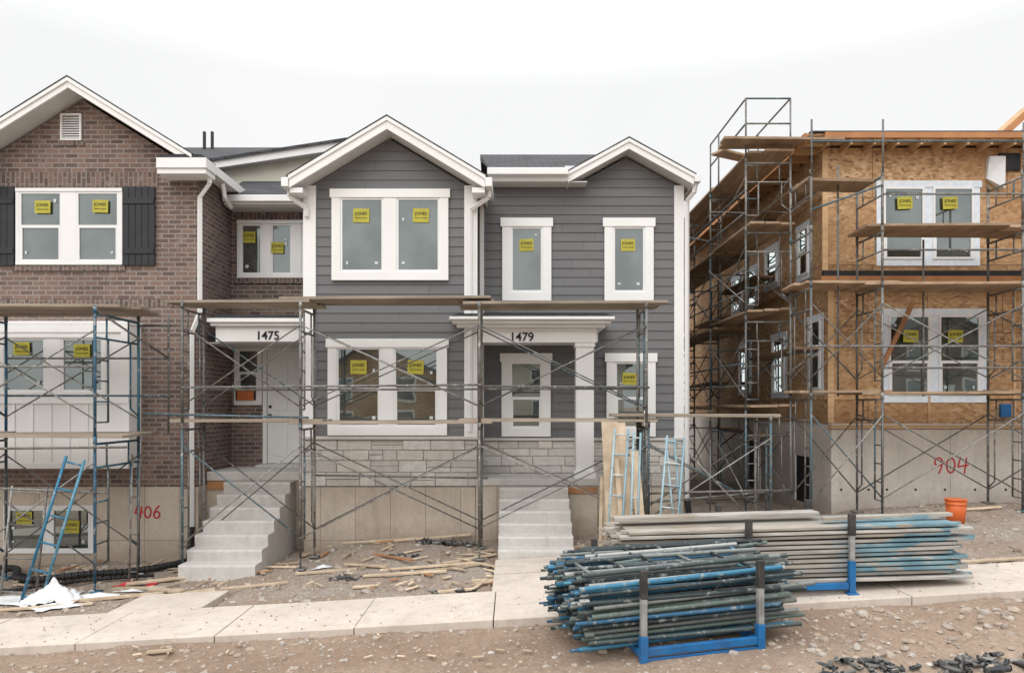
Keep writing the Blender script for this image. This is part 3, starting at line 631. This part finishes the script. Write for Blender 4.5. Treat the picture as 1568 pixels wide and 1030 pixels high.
for q in(OS_,FN,LU,LO,MB,DK): q.done()
fin(W)

# ------------------------------------------------------------------ SCAFFOLDS
def scaffold(name,frames,v0,v1,axis_='x',planks=(),brace=True,mat=None,r=.021,rails=(),pmat=None,extra=()):
    e=empty(name); P=Part('frames',e,mat or m_steel,0,True); B=Part('cross_braces',e,m_steel,0,True); K=Part('planks',e,pmat or m_plank,.004)
    mp=(lambda u,v,z:(u,v,z)) if axis_=='x' else (lambda u,v,z:(v,u,z))
    w=v1-v0
    for u,lv in frames:
        for v in(v0,v1):
            uu,vv,_=mp(u,v,0); gzv=float(gz(uu,vv))
            P.tube(mp(u,v,gzv),mp(u,v,lv[0]+.1),.014,6)
            P.obox((uu,vv,gzv+.02),.16,.16,.02)
        for z0,z1 in zip(lv[:-1],lv[1:]):
            for v in(v0,v1):
                P.tube(mp(u,v,z0),mp(u,v,z1),r,8); P.tube(mp(u,v,z1-.05),mp(u,v,z1+.05),r*1.25,8)
            P.tube(mp(u,v0,z1-.06),mp(u,v1,z1-.06),r*.9,6); h=z1-z0
            P.tube(mp(u,v0,z1-.40*min(1,h)),mp(u,v1,z1-.40*min(1,h)),r*.75,6)
            for k in(.25,.75): P.tube(mp(u,v0+w*k,z1-.06),mp(u,v0+w*k,z1-.40*min(1,h)),r*.6,6)
            if h>1.2:
                P.tube(mp(u,v0+w*.28,z0+.25),mp(u,v0+w*.28,z1-.4),r*.7,6)
                for k in range(4): zz=z0+.25+k*.3; P.tube(mp(u,v0,zz),mp(u,v0+w*.28,zz),r*.6,6)
                P.tube(mp(u,v1-w*.2,z0+.45),mp(u,v1-w*.2,z1-.4),r*.6,6); P.tube(mp(u,v1-w*.2,z0+.45),mp(u,v1,z0+.32),r*.6,6)
    for (u0,l0),(u1,l1) in zip(frames[:-1],frames[1:]):
        for i in range(min(len(l0),len(l1))-1):
            if not brace: continue
            for v in(v0,v1):
                a=(l0[i]+.3,l0[i+1]-.3); b=(l1[i]+.3,l1[i+1]-.3)
                if a[1]-a[0]<.5: continue
                s_=R(-.03,.03)
                B.tube(mp(u0,v-.03,a[0]),mp(u1,v-.03,b[1]+s_),.0115,6); B.tube(mp(u0,v+.0,a[1]),mp(u1,v+.0,b[0]+s_),.0115,6)
    for (ua,ub,z,nn) in planks:
        for k in range(nn):
            c=v0+(k+.5)*w/nn; uc=(ua+ub)/2; j=R(-.10,.10)
            if axis_=='x': K.obox((uc+j,c,z+.045+R(-.004,.006)),ub-ua,w/nn-.015,.042,R(-.004,.004),R(-.008,.008))
            else: K.obox((c,uc+j,z+.045+R(-.004,.006)),ub-ua,w/nn-.015,.042,math.pi/2+R(-.004,.004),R(-.008,.008))
    for ob_ in extra: K.obox(*ob_)
    for (a,b) in rails: B.tube(a,b,.017,8)
    P.done();B.done();K.done(); return e
fr=[(u,[SL*u+.2,2.03,3.88]) for u in(-5.05,-3.24,-.50,2.06)]
pl=[(-5.25,-3.05,3.9,3),(-3.6,-.35,3.95,3),(-.8,2.35,3.88,3),(-5.35,-3.0,2.06,3),(-3.4,-.3,2.04,3),(-.75,2.3,2.07,3)]
scaffold('scaffold',fr,11.0,11.78,'x',pl,True,None,.022,
  [((-5.05,10.97,2.62),(-.45,10.97,2.66)),((-.5,10.97,2.64),(2.1,10.97,2.62)),((-5.05,11.8,2.6),(2.1,11.8,2.62)),((-5.6,10.95,2.22),(-3.1,10.95,2.16)),((-3.3,11.82,1.2),(-.4,11.82,1.15))])
scaffold('scaffold',[(2.10,[.32,2.06]),(3.98,[.42,2.14])],11.05,11.75,'x',[(1.6,4.2,2.14,3)],True,None,.021,[((2.1,11.0,1.0),(4.0,11.0,1.05)),((2.1,11.4,.8),(4.6,11.9,.95)),((3.2,11.6,.4),(3.2,11.6,2.1)),((2.9,11.5,1.5),(3.9,11.7,.5))])
scaffold('scaffold',[(-10.2,[-.4,1.85,3.72]),(-8.1,[-.33,1.85,3.72]),(-5.98,[-.2,1.85,3.72])],10.3,11.5,'x',[(-10.6,-7.8,3.75,4),(-8.4,-5.55,3.74,4),(-10.6,-7.9,1.88,3),(-8.3,-5.6,1.86,4)],True,m_bluesteel,.022,
  [((-8.1,10.27,2.9),(-5.98,10.27,2.9)),((-8.1,11.53,3.1),(-5.5,11.53,3.1)),((-8.1,11.53,2.5),(-5.5,11.53,2.5)),((-8.3,10.25,1.72),(-5.5,10.25,1.75)),((-8.2,10.25,1.2),(-5.8,10.25,1.1)),((-5.5,11.5,3.8),(-5.5,11.5,1.9)),((-5.98,10.3,3.72),(-5.5,11.5,3.1)),((-5.98,11.5,3.62),(-5.45,11.5,3.62))])
scaffold('scaffold',[(4.83,[.5,2.5,4.3,5.2,6.1]),(5.98,[.55,2.5,4.3,5.2,6.1]),(8.25,[.6,2.5,4.3,5.2,6.1]),(10.4,[.6,2.5,4.3,5.2,6.1])],11.6,12.45,'x',
  [(4.7,6.2,2.52,3),(5.7,8.6,2.50,3),(8.0,10.8,2.53,3),(4.7,6.2,4.3,3),(5.7,8.6,4.28,3),(8,10.8,4.3,3),(5.8,8.7,5.22,3),(8.1,10.8,5.2,3)],True,None,.021,
  [((4.83,11.58,3.3),(10.4,11.58,3.3)),((4.83,11.58,6.95),(4.83,11.58,6.1)),((5.98,11.58,6.95),(5.98,11.58,6.1)),((4.83,11.58,6.6),(8.25,11.58,6.6)),((8.25,11.58,6.1),(8.25,11.58,6.9)),((5.98,11.58,5.75),(10.4,11.58,5.75)),((5.98,11.58,4.85),(10.4,11.58,4.85)),((5.98,11.58,2.95),(10.4,11.58,2.95)),((4.83,11.58,5.5),(5.98,11.58,5.9)),((5.4,11.9,2.5),(5.4,11.9,6.3)),((7.1,12.4,2.5),(7.1,12.4,5.2))],m_plankb,
  [((5.35,12.0,6.02),1.1,.6,.05,.0,.02)])
lv=[.45,2.2,3.9,5.5,6.75]
pk=[]
for a,b in((12.7,15.2),(15.0,17.5),(17.3,19.8),(19.6,22.0)):
    for z in(2.22,3.92,5.52,6.78): pk.append((a,b,z+R(-.06,.08),3))
rl=[]
for u in(12.9,14.6,15.2,17.4): rl+= [((4.2,u,6.75),(4.2,u,7.85)),((5.0,u,6.75),(5.0,u,7.85))]
rl+=[((4.2,12.9,7.85),(4.2,15.2,7.85)),((4.2,12.9,7.4),(4.2,15.2,7.4)),((5.0,12.9,7.85),(4.2,12.9,7.85)),((5.0,12.9,7.4),(4.2,12.9,7.4)),((5.0,12.9,7.85),(5.0,15.2,7.85))]
for z in(3.1,4.8,6.2): rl+=[((4.18,12.9,z),(4.18,22,z)),((4.18,12.9,z-.4),(4.18,22,z-.4))]
ex_=[]
for k,(yy,zz) in enumerate(((14.0,6.25),(16.3,5.05),(18.6,4.5),(14.1,3.35),(16.5,1.75),(19.5,2.9))):
    ex_.append(((5.28,yy,zz),2.5,.45,.045,math.pi/2,R(-.02,.02)))
    for dy in(-1.0,1.0): rl+=[((5.0,yy+dy,zz-.04),(5.52,yy+dy,zz-.04)),((5.0,yy+dy,zz-.45),(5.5,yy+dy,zz-.06))]
ex_+=[((4.75,12.65,7.0),2.1,.28,.045,0,.01),((4.7,12.95,7.03),1.9,.28,.045,.02,-.01),((4.3,13.5,7.0),1.2,.3,.045,.5,0)]
scaffold('scaffold',[(u,lv) for u in(12.9,15.2,17.4,19.7,21.9)],4.2,5.0,'y',pk,True,None,.021,rl,m_plankb,ex_)

# ------------------------------------------------------------------ PIPE STACK (front)
e=empty('scaffold_pipe_stack'); yaw=math.radians(10); u=Vector((math.cos(yaw),math.sin(yaw),SL*.8)); v=Vector((-math.sin(yaw),math.cos(yaw),0)); O=Vector((.66,6.38,.06))
P=Part('pipes',e,m_pile,0,True)
rows,lay=14,10
for j in range(lay):
    for i in range(rows):
        L=2.12+R(-.2,.12); a=R(-.10,.10)
        if R(0,1)<.06: continue
        z=.12+j*.058+R(-.014,.014); vv=.03+i*.098+R(-.025,.025)
        s=O+u*a+v*vv+Vector((0,0,z)); t=O+u*(a+L)+v*(vv+R(-.06,.06))+Vector((0,0,z+R(-.04,.04)))
        r_=R(.019,.027); P.tube(s,t,r_,8,cap=False); P.tube(s+u*.001,s+u*.06,r_*.72,8,cap=False)
        if R(0,1)<.35: P.tube(s-u*R(.04,.09),s+u*.02,r_*.7,8,cap=False)
        if i in(0,1,rows-1) or j==lay-1:
            if R(0,1)<.6:
                c=s.lerp(t,R(.05,.9)); P.tube(c,c+v*R(.1,.35)+Vector((0,0,R(-.02,.02))),.016,6)
for i in range(14):
    s=O+u*R(-.15,.5)+v*R(.05,1.3)+Vector((0,0,.69+R(0,.05))); t=s+u*R(1.2,2.1)+v*R(-.35,.35)+Vector((0,0,R(-.02,.03))); P.tube(s,t,R(.016,.024),8,cap=False)
for (a0,v0_,L_,yw) in((.0,.15,1.9,.06),(.25,.75,1.7,-.10)):
    d1=u*math.cos(yw)+v*math.sin(yw); d2=v*math.cos(yw)-u*math.sin(yw); s=O+u*a0+v*v0_+Vector((0,0,.74))
    for k in(0,.5): P.tube(s+d2*k,s+d2*k+d1*L_,.023,8,cap=False)
    for k in(.1,.45,.8,1.15,1.5): P.tube(s+d1*k,s+d1*k+d2*.5,.016,6)
for i in range(26):
    s=O+u*R(-.12,.02)+v*R(0,1.3)+Vector((0,0,R(.15,.66))); P.tube(s,s+u*.09,.032,8,cap=False); P.tube(s-u*.1,s+u*.02,.012,6)
P.done()
C=Part('cradle',e,m_craddle,.006); G1=Part('post_upper',e,m_strap,.004); G2=Part('post_lower',e,m_postg,.004)
def ob(part,cu,cv,z0,z1,w=.06,d=.06):
    c=O+u*cu+v*cv; part.obox((c.x,c.y,(z0+z1)/2+c.z),w,d,z1-z0,yaw)
for cu in(.50,1.62):
    for cv in(-.09,1.44):
        ob(G1,cu,cv,.55,.80); ob(G2,cu,cv,.22,.549,.055,.055); ob(C,cu,cv,-.10,.219,.07,.07)
    c=O+u*cu+v*.67; C.obox((c.x,c.y,c.z+.05),.06,1.44,.06,yaw)
for cv in(-.09,1.44):
    c=O+u*1.06+v*cv; C.obox((c.x,c.y,c.z+.075),1.05,.05,.07,yaw,-math.atan(SL*.8)); C.obox((c.x,c.y,c.z+.005),1.05,.03,.03,yaw,-math.atan(SL*.8))
C.done();G1.done();G2.done()

# ------------------------------------------------------------------ PLANK STACK
e=empty('scaffold_plank_stack'); P=Part('planks',e,m_stack,.004); pit=-math.atan(.03)
HK=Part('plank_hooks',e,m_stack)
for j in range(12):
    for i in range(4):
        if j==11 and i==3: continue
        L=3.82+R(-.16,.14); cx_=3.13+R(-.08,.08); z=.385+j*.053
        P.obox((cx_,8.02+.125+i*.25+R(-.02,.02),z+R(-.003,.003)),L,.235,.040+R(-.008,0),R(-.008,.008),pit+R(-.003,.003))
        if i==0 or R(0,1)<.4:
            for sx in(-1,1): HK.obox((cx_+sx*(L/2+.03),8.1+i*.25+R(0,.1),z+sx*.055),.09,.05,.03,R(-.2,.2))
P.obox((4.3,8.25,1.075),1.5,.1,.04,.04,pit); P.obox((2.4,8.5,1.045),2.4,.22,.04,.015,pit)
P.done();HK.done()
C=Part('cradle',e,m_craddle,.006); G1=Part('post_upper',e,m_strap,.004); G2=Part('post_lower',e,m_postg,.004)
for cx_ in(2.62,3.76):
    for cy in(7.95,9.13):
        zz=SL*cx_+.05; C.obox((cx_,cy,zz+.19),.07,.06,.36); G2.obox((cx_,cy,zz+.51),.055,.05,.28); G1.obox((cx_,cy,zz+.77),.07,.06,.24)
        C.obox((cx_,cy,zz+.01),.12,.12,.02)
    C.obox((cx_,8.54,SL*cx_+.16),.07,1.1,.07)
C.obox((3.19,7.95,SL*3.19+.16),1.06,.05,.07,0,pit)
C.done();G1.done();G2.done()
# ------------------------------------------------------------------ leaning boards and ladders
e=empty('plywood_board'); P=Part('boards',e,m_ply,.003)
def lean(part,x,y,z,L,w,t,lx,ly):
    d=Vector((lx,ly,1)).normalized(); sd=Vector((1,0,-lx)).normalized(); n=d.cross(sd); f=Vector((x,y,z))
    part.hexa([f+sd*a+n*b+d*c for c in(0,L) for a,b in((-w/2,-t/2),(w/2,-t/2),(w/2,t/2),(-w/2,t/2))])
lean(P,1.48,10.3,.0,2.15,.20,.02,-.02,.22); lean(P,1.72,10.36,.0,2.15,.19,.02,-.05,.25); lean(P,1.90,10.3,.0,1.7,.13,.03,-.06,.17); lean(P,1.30,10.6,.1,1.2,.05,.03,.05,.25)
lean(P,1.62,10.2,.0,1.9,.07,.03,-.06,.22); lean(P,1.40,10.5,.0,2.0,.12,.02,.03,.25)
P.done()
m_lad=paint_steel('ladder_frame_paint',[(0,(0.55,0.57,0.56)),(0.5,(0.32,0.45,0.50)),(0.65,(0.48,0.50,0.49)),(0.9,(0.22,0.36,0.42))],(0.33,0.32,0.30),.56)
def ladder(x,y,z,L,w,lx,ly,nr=6,mat=None,r=.02):
    e=empty('ladder_frame'); P=Part('rails_and_rungs',e,mat or m_lad,0,True)
    d=Vector((lx,ly,1)).normalized(); sd=Vector((1,0,-lx)).normalized(); f=Vector((x,y,z))
    P.tube(f-sd*w/2,f-sd*w/2+d*L,r); P.tube(f+sd*w/2,f+sd*w/2+d*L,r)
    for k in range(nr): c=f+d*(.12+k*(L-.2)/(nr-1)); P.tube(c-sd*w/2,c+sd*w/2,r*.75,6)
    P.done()
ladder(1.42,10.15,.05,2.0,.20,.10,.22,7,None,.017); ladder(1.70,10.1,.05,1.95,.10,.07,.22,3,None,.016)
ladder(2.2,10.3,.1,1.85,.26,.14,.25,6,None,.017); ladder(2.45,10.4,.1,1.8,.12,-.05,.2,4,None,.016)
ladder(-6.62,9.85,-.42,2.1,.26,.24,.12,6,m_blueladder,.021); ladder(-6.95,10.1,-.4,1.6,.5,.04,.1,4,m_steel,.016); ladder(-5.75,10.9,-.3,1.9,.12,.0,.05,4,m_steel,.014)

# ------------------------------------------------------------------ lumber scraps, junk
e=empty('lumber_scraps'); P=Part('boards',e,m_ply,.003); P2=Part('orange_boards',e,m_lumo,.003)
def scrap(px_,py_,L,w,yaw,part=P,t=.035,tilt=0):
    x,d=on_ground(px_,py_); part.obox((x,d,float(gz(x,d))+.035),L,w,t,yaw,-math.atan(SL)+tilt,R(-.1,.1))
for a in [(560,872,.8,.06,-.5),(600,862,1.1,.05,-.8),(650,838,1.6,.05,.15),(655,870,1.4,.05,.1),(720,858,.9,.07,.5),(735,866,.8,.05,-.9),(690,872,1.1,.04,.3),(300,905,.5,.16,.4),(255,905,.6,.12,-.4),(180,915,1.2,.07,.15),(60,930,1.4,.06,.06),(345,880,.5,.05,.7),(420,870,.9,.04,-.3),(390,900,.9,.03,.2),(700,905,.5,.04,.1),(735,895,.35,.05,1.2),(245,1005,.25,.05,.1),(560,895,.35,.04,.2),(785,880,.5,.05,-.6),(870,845,.6,.05,.5),(1530,862,1.6,.07,.02),(1500,870,.9,.05,.05),(1120,765,1.2,.06,.1),(590,840,1.5,.03,.05),(475,852,.4,.06,1.0),(250,890,1.0,.09,.3),(210,900,.8,.10,-.2),(280,912,.5,.2,.1),(620,880,1.2,.04,.02),(500,878,.9,.04,.1),(1545,868,2.2,.06,.0),(1490,800,1.0,.05,.1),(860,872,.5,.04,1.)]:
    scrap(a[0],a[1],a[2],a[3],a[4],P if random.random()<.88 else P2,R(.02,.04))
for i in range(130):
    px_=R(0,920); scrap(px_,R(842,900) if px_<700 else R(840,895),R(.06,.4),R(.015,.06),R(-1.5,1.5),P if R(0,1)<.9 else P2,R(.01,.025))
for i in range(30): scrap(R(100,820),R(975,1020),R(.03,.12),R(.01,.03),R(-1.5,1.5),P,.01)
P.done();P2.done()
def clutter(px_,py_,n,spr,size,mat=m_strap):
    e=empty('scaffold_couplers'); P=Part('fittings',e,mat,0,True); x,d=on_ground(px_,py_)
    for i in range(n):
        a=R(-spr,spr);b=R(-.25,.25)*spr; xx,yy=x+a,d+b; z=float(gz(xx,yy))+R(.01,.04)*size*8
        t=R(0,6.28); p=Vector((xx,yy,z)); q_=p+Vector((math.cos(t),math.sin(t),R(-.2,.2)))*size*R(.6,1.4)
        P.tube(p,q_,size*R(.14,.22),8,cap=False)
        if R(0,1)<.5: P.tube(q_,q_+Vector((R(-.3,.3),R(-.3,.3),R(.1,.5)))*size,size*.1,6)
        if R(0,1)<.7: P.obox(p,size*.6,size*.4,size*.16,t,R(-.4,.4))
    P.done()
m_junk=paint_steel('coupler_steel',[(0,(0.06,0.06,0.06)),(0.4,(0.14,0.14,0.135)),(0.7,(0.03,0.035,0.04)),(.9,(.24,.23,.21))],(0.2,0.19,0.18),.55)
for a in((685,842,40,.45,.11),(535,885,18,.30,.08),(765,868,14,.2,.09),(1320,1022,26,.45,.10),(1510,1006,36,.45,.12),(1275,1028,8,.12,.09),(700,905,10,.35,.09),(1405,1026,12,.3,.09),(40,880,10,.4,.1),(620,858,8,.2,.08)): clutter(*a,m_junk)
def hose(pts,r):
    e=empty('drain_pipe'); P=Part('pipe',e,m_pipeb,0,True)
    PP=[Vector((a,b,float(gz(a,b))+r+.02)) for a,b in pts]; prev=None
    for i in range(len(PP)-1):
        p0=PP[max(i-1,0)];p1=PP[i];p2=PP[i+1];p3=PP[min(i+2,len(PP)-1)]
        for k in range(14):
            t=k/14; c=.5*((2*p1)+(-p0+p2)*t+(2*p0-5*p1+4*p2-p3)*t*t+(-p0+3*p1-3*p2+p3)*t**3)
            if prev is not None: P.tube(prev,c,r if k%2 else r*.88,10)
            prev=c
    P.done()
hose([(-8.6,12.1),(-8.2,11.9),(-7.8,11.3),(-7.3,11.05),(-6.7,11.2),(-6.1,11.35),(-5.6,11.5),(-5.35,11.9),(-5.45,12.25)],.055)
hose([(-9.2,10.9),(-8.3,10.85),(-7.5,10.55),(-6.9,10.7),(-6.3,10.95),(-5.5,11.1)],.03)
def film(name,cx_,cy,w,h,amp,seed,mat=m_plastic):
    n=34; vs=[];fs=[]
    for j in range(n+1):
        for i in range(n+1):
            a,b=i/n-.5,j/n-.5; x=cx_+a*w*(1+.35*math.sin(7*b+seed)); y=cy+b*h*(1+.35*math.cos(6*a+seed))
            ed=max(0,1-(abs(a)*2)**2-(abs(b)*2)**2)
            z=float(gz(x,y))+.02+amp*(ed*(.45+.5*float(vn(np.array(a*4.),np.array(b*4.),seed)))+.22*abs(float(vn(np.array(a*9.),np.array(b*9.),seed+1)))+.08*float(vn(np.array(a*22.),np.array(b*22.),seed+2))); vs.append((x,y,z))
    for j in range(n):
        for i in range(n): k=j*(n+1)+i; fs.append((k,k+1,k+n+2,k+n+1))
    p=Part(name,None,mat,0,True); p.add(vs,fs); return p.done()
film('plastic_sheet',-6.30,9.95,.60,.5,.50,3); film('plastic_sheet',-7.1,10.0,1.1,.35,.10,5); film('plastic_sheet',-5.75,10.0,.5,.22,.07,8); film('plastic_sheet',-2.9,11.0,.25,.15,.06,9); film('plastic_sheet',4.4,12.2,.6,.3,.1,11)
film('plastic_sheet',-6.1,9.6,.6,.25,.06,14); film('plastic_sheet',-5.45,10.3,.35,.15,.05,17)
film('red_cloth_scrap',-5.75,10.75,.28,.18,.07,4,m_red); film('red_cloth_scrap',-5.35,10.6,.12,.35,.05,6,m_red)
e=empty('orange_bucket'); P=Part('pail',e,m_bucket,0,True); bx,by=6.95,11.25; bz=float(gz(bx,by))
P.tube((bx,by,bz),(bx,by,bz+.37),.125,24,True,0,.15); P.tube((bx,by,bz+.30),(bx,by,bz+.315),.155,24); P.tube((bx,by,bz+.365),(bx,by,bz+.385),.16,24); P.done()
H=Part('handle',e,m_strap)
hp=[Vector((bx+.16*math.cos(t),by-.05*math.sin(t)-.02,bz+.33-.15*math.sin(t))) for t in [math.pi*i/10 for i in range(11)]]; H.path(hp,.004,6); H.done()

# ------------------------------------------------------------------ houses across the street (seen in window reflections)
def across(cx_,w,yf,mat,h=4.6):
    e=empty('neighbor_house'); B=Part('walls',e,mat); Rf=Part('roof',e,m_shingle); Wn=Part('windows',e,m_glass); Tm=Part('trim',e,m_white)
    z=SL*cx_
    B.prism([(cx_-w/2,z-1),(cx_+w/2,z-1),(cx_+w/2,z+h),(cx_,z+h+w*.25),(cx_-w/2,z+h)],yf-9,yf)
    for s in(-1,1): Rf.prism([(cx_,z+h+w*.25+.2),(cx_+s*(w/2+.4),z+h-.04),(cx_+s*(w/2+.4),z+h-.2),(cx_,z+h+w*.25+.03)],yf-9.4,yf+.4)
    for zz in(z+1.2,z+3.1):
        for xx in(-w*.25,w*.22):
            Wn.box(cx_+xx-.5,cx_+xx+.5,yf+.02,yf+.03,zz,zz+1.2); Tm.box(cx_+xx-.62,cx_+xx+.62,yf+.001,yf+.018,zz-.12,zz+1.32)
    Tm.box(cx_-.5,cx_+.5,yf+.001,yf+.04,z,z+2.1)
    for q in(B,Rf,Wn,Tm): q.done()
across(-19,7,-17,m_siding); across(-8,7,-17.5,m_osb); across(3.5,7,-17,m_cream); across(15,7,-17.5,m_osb); across(26,7,-17,m_brick)

# ------------------------------------------------------------------ light, sky, camera
w=bpy.data.worlds.new('World'); S.world=w; w.use_nodes=True; nt=w.node_tree; bg=nt.nodes['Background']
sky=nt.nodes.new('ShaderNodeTexSky'); sky.sky_type='NISHITA'; sky.sun_disc=False; EL=math.radians(40); AZ=math.radians(200)
sky.sun_elevation=EL; sky.sun_rotation=AZ; sky.dust_density=4
tc=nt.nodes.new('ShaderNodeTexCoord'); nz=nt.nodes.new('ShaderNodeTexNoise'); nz.inputs['Scale'].default_value=2.2; nz.inputs['Detail'].default_value=4
nt.links.new(tc.outputs['Generated'],nz.inputs['Vector'])
cr=nt.nodes.new('ShaderNodeValToRGB'); nt.links.new(nz.outputs['Fac'],cr.inputs[0]); cr.color_ramp.elements[0].position=.3; cr.color_ramp.elements[0].color=(.945,.95,.955,1); cr.color_ramp.elements[1].position=.7; cr.color_ramp.elements[1].color=(1,1,1,1)
# CIE overcast sky: the zenith is brighter than the horizon
sz=nt.nodes.new('ShaderNodeSeparateXYZ'); nt.links.new(tc.outputs['Generated'],sz.inputs[0])
zr=nt.nodes.new('ShaderNodeMapRange'); nt.links.new(sz.outputs[2],zr.inputs[0]); zr.inputs[1].default_value=.40; zr.inputs[2].default_value=.95; zr.inputs[3].default_value=7.55; zr.inputs[4].default_value=20.0
sc=nt.nodes.new('ShaderNodeMix'); sc.data_type='RGBA'; sc.blend_type='MULTIPLY'; sc.inputs[0].default_value=1; nt.links.new(cr.outputs[0],sc.inputs[6]); nt.links.new(zr.outputs[0],sc.inputs[7])
mx=nt.nodes.new('ShaderNodeMix'); mx.data_type='RGBA'; mx.inputs[0].default_value=.97; nt.links.new(sky.outputs[0],mx.inputs[6]); nt.links.new(sc.outputs[2],mx.inputs[7])
nt.links.new(mx.outputs[2],bg.inputs[0]); bg.inputs[1].default_value=.13
sd=bpy.data.lights.new('sun','SUN'); sd.energy=1.5; sd.angle=math.radians(50); sd.color=(1,.98,.955); so=bpy.data.objects.new('sun',sd); COL.objects.link(so)
dirv=Vector((math.sin(AZ)*math.cos(EL),math.cos(AZ)*math.cos(EL),math.sin(EL))); so.rotation_euler=dirv.to_track_quat('Z','Y').to_euler()
cam=bpy.data.cameras.new('camera'); co_=bpy.data.objects.new('camera',cam); COL.objects.link(co_); co_.location=(0,0,CAMZ); co_.rotation_euler=(math.pi/2,0,0)
cam.sensor_width=36; cam.lens=F/1568*36; cam.shift_y=105/1568; cam.clip_end=2000; cam.clip_start=.05
S.camera=co_
S.view_settings.view_transform='Standard'; S.view_settings.look='None'; S.view_settings.exposure=0
